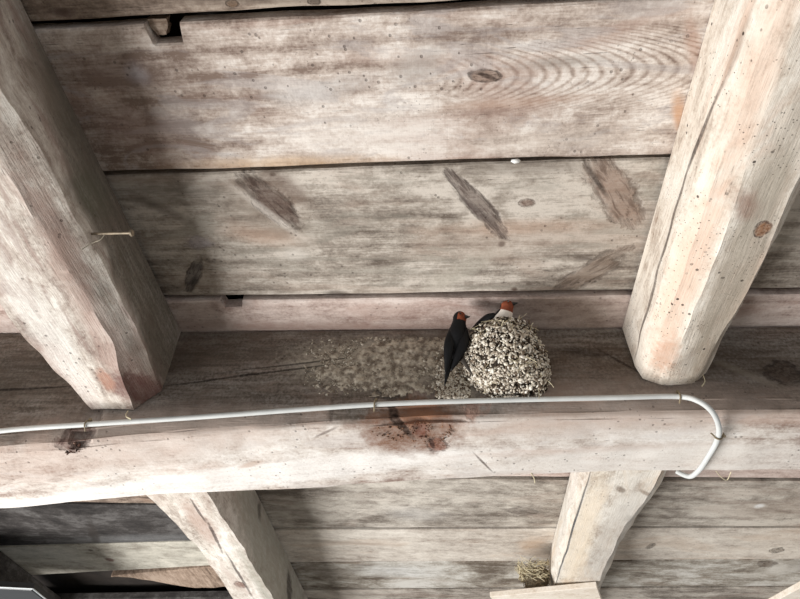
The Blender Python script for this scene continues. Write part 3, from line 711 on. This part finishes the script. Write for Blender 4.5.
# ------------------------------------------------------------------ swallows
BLUE = plain('blue_black_feathers', (8, 8, 11), .55, .3, 90, .3, .25)
RUST = plain('rust_red_feathers', (140, 72, 46), .7, .3, 120, .2)
CREAM = plain('white_breast_feathers', (236, 226, 216), .8, .1, 90, .2)
TAILC = plain('grey_brown_tail_feathers', (74, 68, 62), .6, .3, 90, .2)
BILL = plain('dark_bill', (30, 28, 26), .4, .2, 90, 0, .5)
EYE = plain('black_eye', (10, 9, 9), .1, .1, 20, 0, .8)
def bird(label, spine, belly, face, head_i, n=20):
    """spine: (point, half width, half depth) from tail root to forehead; belly/face: directions"""
    pts = smooth_path([s[0] for s in spine], 4); ra = smooth_path([(s[1], s[2], 0) for s in spine], 4)
    belly = Vector(belly).normalized(); face = Vector(face).normalized()
    V = []; F = []; fm = []; info = []
    axh = (Vector(spine[head_i][0]) - Vector(spine[head_i-1][0])).normalized()
    hc = Vector(spine[head_i][0]); hr = spine[head_i][1]
    for i, p in enumerate(pts):
        d = (pts[min(i+1, len(pts)-1)] - pts[max(i-1, 0)]).normalized()
        bl = (belly - d*belly.dot(d)).normalized(); sd = d.cross(bl)
        for k in range(n):
            an = 2*math.pi*k/n
            V.append(tuple(p + sd*math.cos(an)*ra[i].x + bl*math.sin(an)*ra[i].y)); info.append(math.sin(an))
    for i in range(len(pts)-1):
        for k in range(n):
            q = (i*n+k, i*n+(k+1) % n, (i+1)*n+(k+1) % n, (i+1)*n+k); F.append(q)
            c = sum((Vector(V[j]) for j in q), Vector())/4; s = sum(info[j] for j in q)/4
            h = (c - hc); f = i / (len(pts)-1)
            if h.length < hr*1.9 and (h.dot(face) > hr*(.12 + .5*max(0, h.dot(axh)/hr)) and f > .6): fm.append(1)
            elif s > .1 and .56 < f < .8: fm.append(1)
            elif s > .2 and f < .6: fm.append(2)
            else: fm.append(0)
    F.append(tuple(range(n))); fm.append(0); F.append(tuple((len(pts)-1)*n + k for k in range(n))); fm.append(0)
    o = finish('swallow', V, F, None, origin=spine[2][0], sharp=None, mats=[BLUE, RUST, CREAM], fm=fm); tag(o, label, 'bird', 'swallows at the nest')
    side = face.cross(belly).normalized()
    up = belly.cross(face)
    tip = hc + face*hr*1.75 + belly*hr*.1
    V, F = tube_mesh([([hc + face*hr*.75, hc + face*hr*1.15, tip], [hr*.36, hr*.26, hr*.04])], 8); finish('beak', V, F, BILL, o, origin=hc + face*hr)
    ax = (Vector(spine[head_i][0]) - Vector(spine[head_i-1][0])).normalized()
    sv = face.cross(ax).normalized()
    for sg in (-1, 1):
        e = hc + face*hr*.52 + sv*sg*hr*.80 + ax*hr*.22
        V = [tuple(e + v*hr*.17) for v in ICO_V]; finish('eye', V, list(ICO_F), EYE, o, origin=e, sharp=None)
    return o
def blade(name, o, pts, wid, thick, nrm, mat, n=10):
    """flat tapering feather group along a path"""
    nrm = Vector(nrm).normalized(); P = smooth_path(pts, 4); Wd = smooth_path([(w, 0, 0) for w in wid], 4)
    V = []; F = []
    for i, p in enumerate(P):
        d = (P[min(i+1, len(P)-1)] - P[max(i-1, 0)]).normalized(); s = d.cross(nrm).normalized(); u = s.cross(d)
        for k in range(n):
            an = 2*math.pi*k/n; V.append(tuple(p + s*math.cos(an)*Wd[i].x + u*math.sin(an)*min(thick, Wd[i].x*.6)))
    for i in range(len(P)-1):
        for k in range(n): F.append((i*n+k, i*n+(k+1) % n, (i+1)*n+(k+1) % n, (i+1)*n+k))
    F.append(tuple(range(n))); F.append(tuple((len(P)-1)*n+k for k in range(n)))
    return finish(name, V, F, mat, o, sharp=None)
def W(px, py, y): return ony(px, py, y)
# clinging bird: back to the camera, head turned right
sp = [(W(450, 366, .965), .004, .003), (W(452, 358, .957), .009, .007), (W(454.5, 347, .945), .0165, .014), (W(457, 336, .934), .0195, .018),
      (W(458.5, 327, .926), .0165, .0165), (W(459.3, 321.5, .921), .0138, .0145), (W(459.8, 317.5, .918), .0140, .0148), (W(460, 313.8, .916), .0095, .0105), (W(460, 312, .915), .003, .003)]
b1 = bird('swallow clinging upright to the left side of the mud nest, back to the viewer', sp, (.25, 1, -.1), (.86, -.42, -.28), 6)
back = (0, -1, -.55)
blade('wing', b1, [W(452.5, 328, .925), W(449.5, 342, .929), W(448, 357, .942), W(445.5, 374, .957)], [.006, .0105, .0085, .0012], .005, back, BLUE)
blade('wing', b1, [W(464.5, 328, .925), W(464, 342, .929), W(458, 357, .942), W(451, 371, .955)], [.006, .0105, .0085, .0012], .005, back, BLUE)
blade('tail_feather', b1, [W(450, 360, .954), W(447.5, 372, .962), W(444.5, 386, .974)], [.006, .005, .0008], .002, back, BLUE)
blade('tail_feather', b1, [W(456, 350, .950), W(463, 360, .946), W(473, 376, .950)], [.006, .0055, .0012], .002, back, TAILC)
for sx in (0, 1):
    f0 = W(456 + 7*sx, 346, .955); f1 = Vector((f0.x + .004, .985 if not sx else .965, f0.z - .004))
    V, F = tube_mesh([([f0, (f0+f1)/2 - Vector((0, 0, .004)), f1], [.0035, .002, .0016])], 6); finish('leg', V, F, BILL, b1, origin=f0)
# sitting bird: looks out over the rim
sp = [(Vector((.058, .962, .858)), .005, .004), (Vector((.068, .955, .859)), .011, .009), (Vector((.086, .940, .859)), .019, .016), (Vector((.104, .922, .859)), .021, .019),
      (Vector((.114, .909, .868)), .0165, .0165), (Vector((.118, .902, .877)), .0132, .0138), (Vector((.1195, .899, .8835)), .0135, .0140), (Vector((.120, .8975, .890)), .009, .0098), (Vector((.120, .897, .8925)), .003, .003)]
b2_ = bird('swallow sitting inside the mud nest with its head above the rim', sp, (.30, -.62, -.72), (.86, -.46, -.14), 6)
blade('wing', b2_, [(.093, .905, .862), (.078, .914, .8615), (.062, .932, .862), (.044, .955, .866)], [.006, .0095, .008, .0012], .005, (-.4, -1, -.4), BLUE)
blade('wing', b2_, [(.118, .925, .868), (.108, .945, .869), (.092, .965, .870), (.072, .984, .872)], [.006, .0095, .008, .0012], .005, (.5, .4, 1), BLUE)

# ------------------------------------------------------------------ straw nest on a shelf board, far right joist
PINE = wood('fresh_pine_board', 'x', (206, 188, 166), (232, 220, 204), (244, 236, 224), 20, ringf=60, rings=.2, fibre=.25, blot=.3, specks=0, bump=.2)
def flat_board(name, corners, z, th, mat):
    V = [(x, y, z) for x, y in corners] + [(x, y, z + th) for x, y in corners]
    F = [(0, 1, 2, 3), (4, 5, 6, 7)] + [(i, (i+1) % 4, (i+1) % 4 + 4, i + 4) for i in range(4)]
    bm = bmesh.new(); vs = [bm.verts.new(v) for v in V]; [bm.faces.new([vs[i] for i in f]) for f in F]
    bmesh.ops.bevel(bm, geom=bm.edges[:], offset=.0015, segments=1, affect='EDGES'); bm.verts.index_update()
    V = [tuple(v.co) for v in bm.verts]; F = [tuple(v.index for v in f.verts) for f in bm.faces]; bm.free()
    return finish(name, V, F, mat, sharp=.3)
zs = .758
A = onz(490, 597, zs - .018); B = onz(597, 587, zs - .018); nrm = Vector((-(B.y-A.y), B.x-A.x, 0)).normalized()
sh = flat_board('shelf_board', [(A.x, A.y), (B.x, B.y), (B.x + nrm.x*.2 - .01, B.y + nrm.y*.2), (A.x + nrm.x*.2, A.y + nrm.y*.2)], zs - .018, .0175, PINE)
tag(sh, 'pale wooden shelf board nailed under the joist below the straw nest', 'board')
A = onz(778, 600, .745); B = onz(802, 587, .745)
d = (B - A).normalized(); nrm = Vector((-d.y, d.x, 0))
if nrm.y < 0: nrm = -nrm
A2 = A - d*.12; B2 = B + d*.55
s2 = flat_board('corner_board', [(A2.x, A2.y), (B2.x, B2.y), (B2.x + nrm.x*.2, B2.y + nrm.y*.2), (A2.x + nrm.x*.2, A2.y + nrm.y*.2)], .745, .018, PINE)
tag(s2, 'corner of a pale board at the bottom right edge of the picture', 'board')
rnd = random.Random(9); nc = Vector((.283, 2.155, zs)); V = []; F = []; n = 18
for j in range(9):
    for i in range(n):
        an = 2*math.pi*i/n; t = j/8; w = (.030 + .020*t) * (1 + .25*N3((math.cos(an), math.sin(an), t*3), 1.3)); 
        if j == 8: w *= .5
        V.append((nc.x + min(w*math.cos(an)*1.05, .044), nc.y + w*math.sin(an), nc.z + 0.002 + .074*min(t, .9)))
for j in range(8):
    for i in range(n): F.append((j*n+i, j*n+(i+1) % n, (j+1)*n+(i+1) % n, (j+1)*n+i))
F.append(tuple(range(n))); F.append(tuple(8*n+i for i in range(n)))
n2 = finish('straw_nest', V, F, plain('dark_nest_mud', (112, 100, 82), .95, .4, 90, .8), origin=nc, sharp=None)
tag(n2, 'small ragged straw nest tucked between the far right joist and the shelf board', 'nest')
for nm, mt, cnt in (('straw', STRAW, 260), ('grass', STRAWD, 90)):
    paths = []
    for k in range(cnt):
        an = rnd.uniform(math.pi*.75, math.pi*2.0); t = rnd.random() if nm == 'grass' else rnd.uniform(.35, 1)
        w = .03 + .024*t; p = Vector((nc.x + w*math.cos(an), nc.y + w*math.sin(an), nc.z + .008 + .074*t))
        if p.x > .33: continue
        d = Vector((-math.sin(an)*rnd.choice((-1, 1)), math.cos(an)*.6, rnd.uniform(-.6, .9))).normalized(); L = rnd.uniform(.012, .034)
        mid = p + d*L*.5 + Vector((math.cos(an), math.sin(an), 0))*.006; end = p + d*L + Vector((rnd.uniform(-1, .3), rnd.uniform(-1, .3), rnd.uniform(-.4, 1)))*.008
        for q in (mid, end): q.x = min(q.x, .329); q.z = max(q.z, zs + .002)
        paths.append((smooth_path([p, mid, end], 3), .0009))
    V, F = tube_mesh(paths, 4); o = finish(nm, V, F, mt, n2); tag(o, kind='stuff')

# ------------------------------------------------------------------ small things
BOX = plain('grey_clear_plastic', (30, 31, 32), .4, .15, 20, .05, .5); RIM = plain('pale_rim_plastic', (206, 212, 214), .4, .1, 30, .05, .5)
c0 = onz(-20, 600, .70); c1 = onz(33, 588.5, .70)
cs = [Vector((-1.95, c1.y - .03, 0)), Vector((c1.x, c1.y, 0)), Vector((c1.x - .01, c1.y + .34, 0)), Vector((-1.95, c1.y + .34, 0))]
V = []; F = []
ctr = sum(cs, Vector())/4
for k, (z, s) in enumerate([(.7185, 1.0), (.70, 1.0), (.695, .97), (.695, .90)]):
    for c in cs: q = ctr + (c - ctr)*s; V.append((q.x, q.y, z))
for j in range(3):
    for i in range(4): F.append((j*4+i, j*4+(i+1) % 4, (j+1)*4+(i+1) % 4, (j+1)*4+i))
F.append((0, 1, 2, 3)); F.append((12, 13, 14, 15))
bx = finish('plastic_box', V, F, BOX, sharp=.3); tag(bx, 'grey plastic box with a pale rim beside the dark corner joist', 'box')
rp = [Vector((c.x, c.y, .699)) for c in cs]
V, F = tube_mesh([([rp[0], rp[1]], .0022), ([rp[1], rp[2]], .0022), ([rp[2], rp[3]], .0022)], 6); finish('rim', V, F, RIM, bx)
# wisps of straw caught on the beam
def wisp(pts, r, label, mat=STRAW):
    V, F = tube_mesh([(smooth_path(pts, 4), r)], 5); o = finish('straw_wisp', V, F, mat, origin=pts[0]); tag(o, label, 'straw', 'straw wisps'); return o
y0 = yfar(.45) + .002
wisp([onz(716, 471, .672), onz(721, 477, .668), onz(727, 480, .667), onz(731, 472, .672)], .0010, 'curled straw wisp under the beam just right of the cable end')
wisp([onz(531, 473, .668), onz(534, 478, .664), onz(535, 483, .66)], .0012, 'tiny pale straw wisp under the far edge of the beam')
wisp([ony(703, 375, .995), ony(705, 381, .985), ony(702, 386, .983)], .0011, 'short straw wisp at the foot of the bright right joist')
wisp([ony(128, 411, .996), ony(126, 416, .984), ony(131, 419, .983)], .0014, 'short straw wisp on the cable at the foot of the left joist')
tuft = [Vector(v)*.006 for v in ICO_V]; tp0 = onz(516, 161, H + .004)
V = [(tp0.x + v.x*1.6*(1+.3*N3(v, 300)), tp0.y + v.y*.8, tp0.z + v.z*.7) for v in tuft]
o = finish('cobweb_tuft', V, list(ICO_F), plain('white_cobweb', (232, 232, 230), .9, .1, 90, .3), sharp=None); tag(o, 'white cobweb tuft in the gap between the two widest planks', 'cobweb')
ch = onz(161, 25, H + .024)
CHP = wood('broken_wood_chip', 'x', (84, 66, 54), (134, 114, 98), (172, 154, 138), 31, ringf=300, rings=.4, fibre=.7, specks=0)
bmc = bmesh.new(); bmesh.ops.create_cube(bmc, size=1); bmesh.ops.subdivide_edges(bmc, edges=bmc.edges[:], cuts=4, use_grid_fill=True)
V = []
for v in bmc.verts:
    c = v.co; V.append((ch.x + c.x*.032*(1 - .5*(c.y + .5)) + .003*N3(c, 6, 2), ch.y + c.y*.024, ch.z + c.z*.016 + .003*N3(c, 5)))
bmc.verts.index_update(); Fc = [tuple(v.index for v in f.verts) for f in bmc.faces]; bmc.free()
o = finish('wood_chip', V, Fc, CHP, sharp=.5); tag(o, 'broken wood chip wedged in the dark notch at the upper left', 'wood chip')
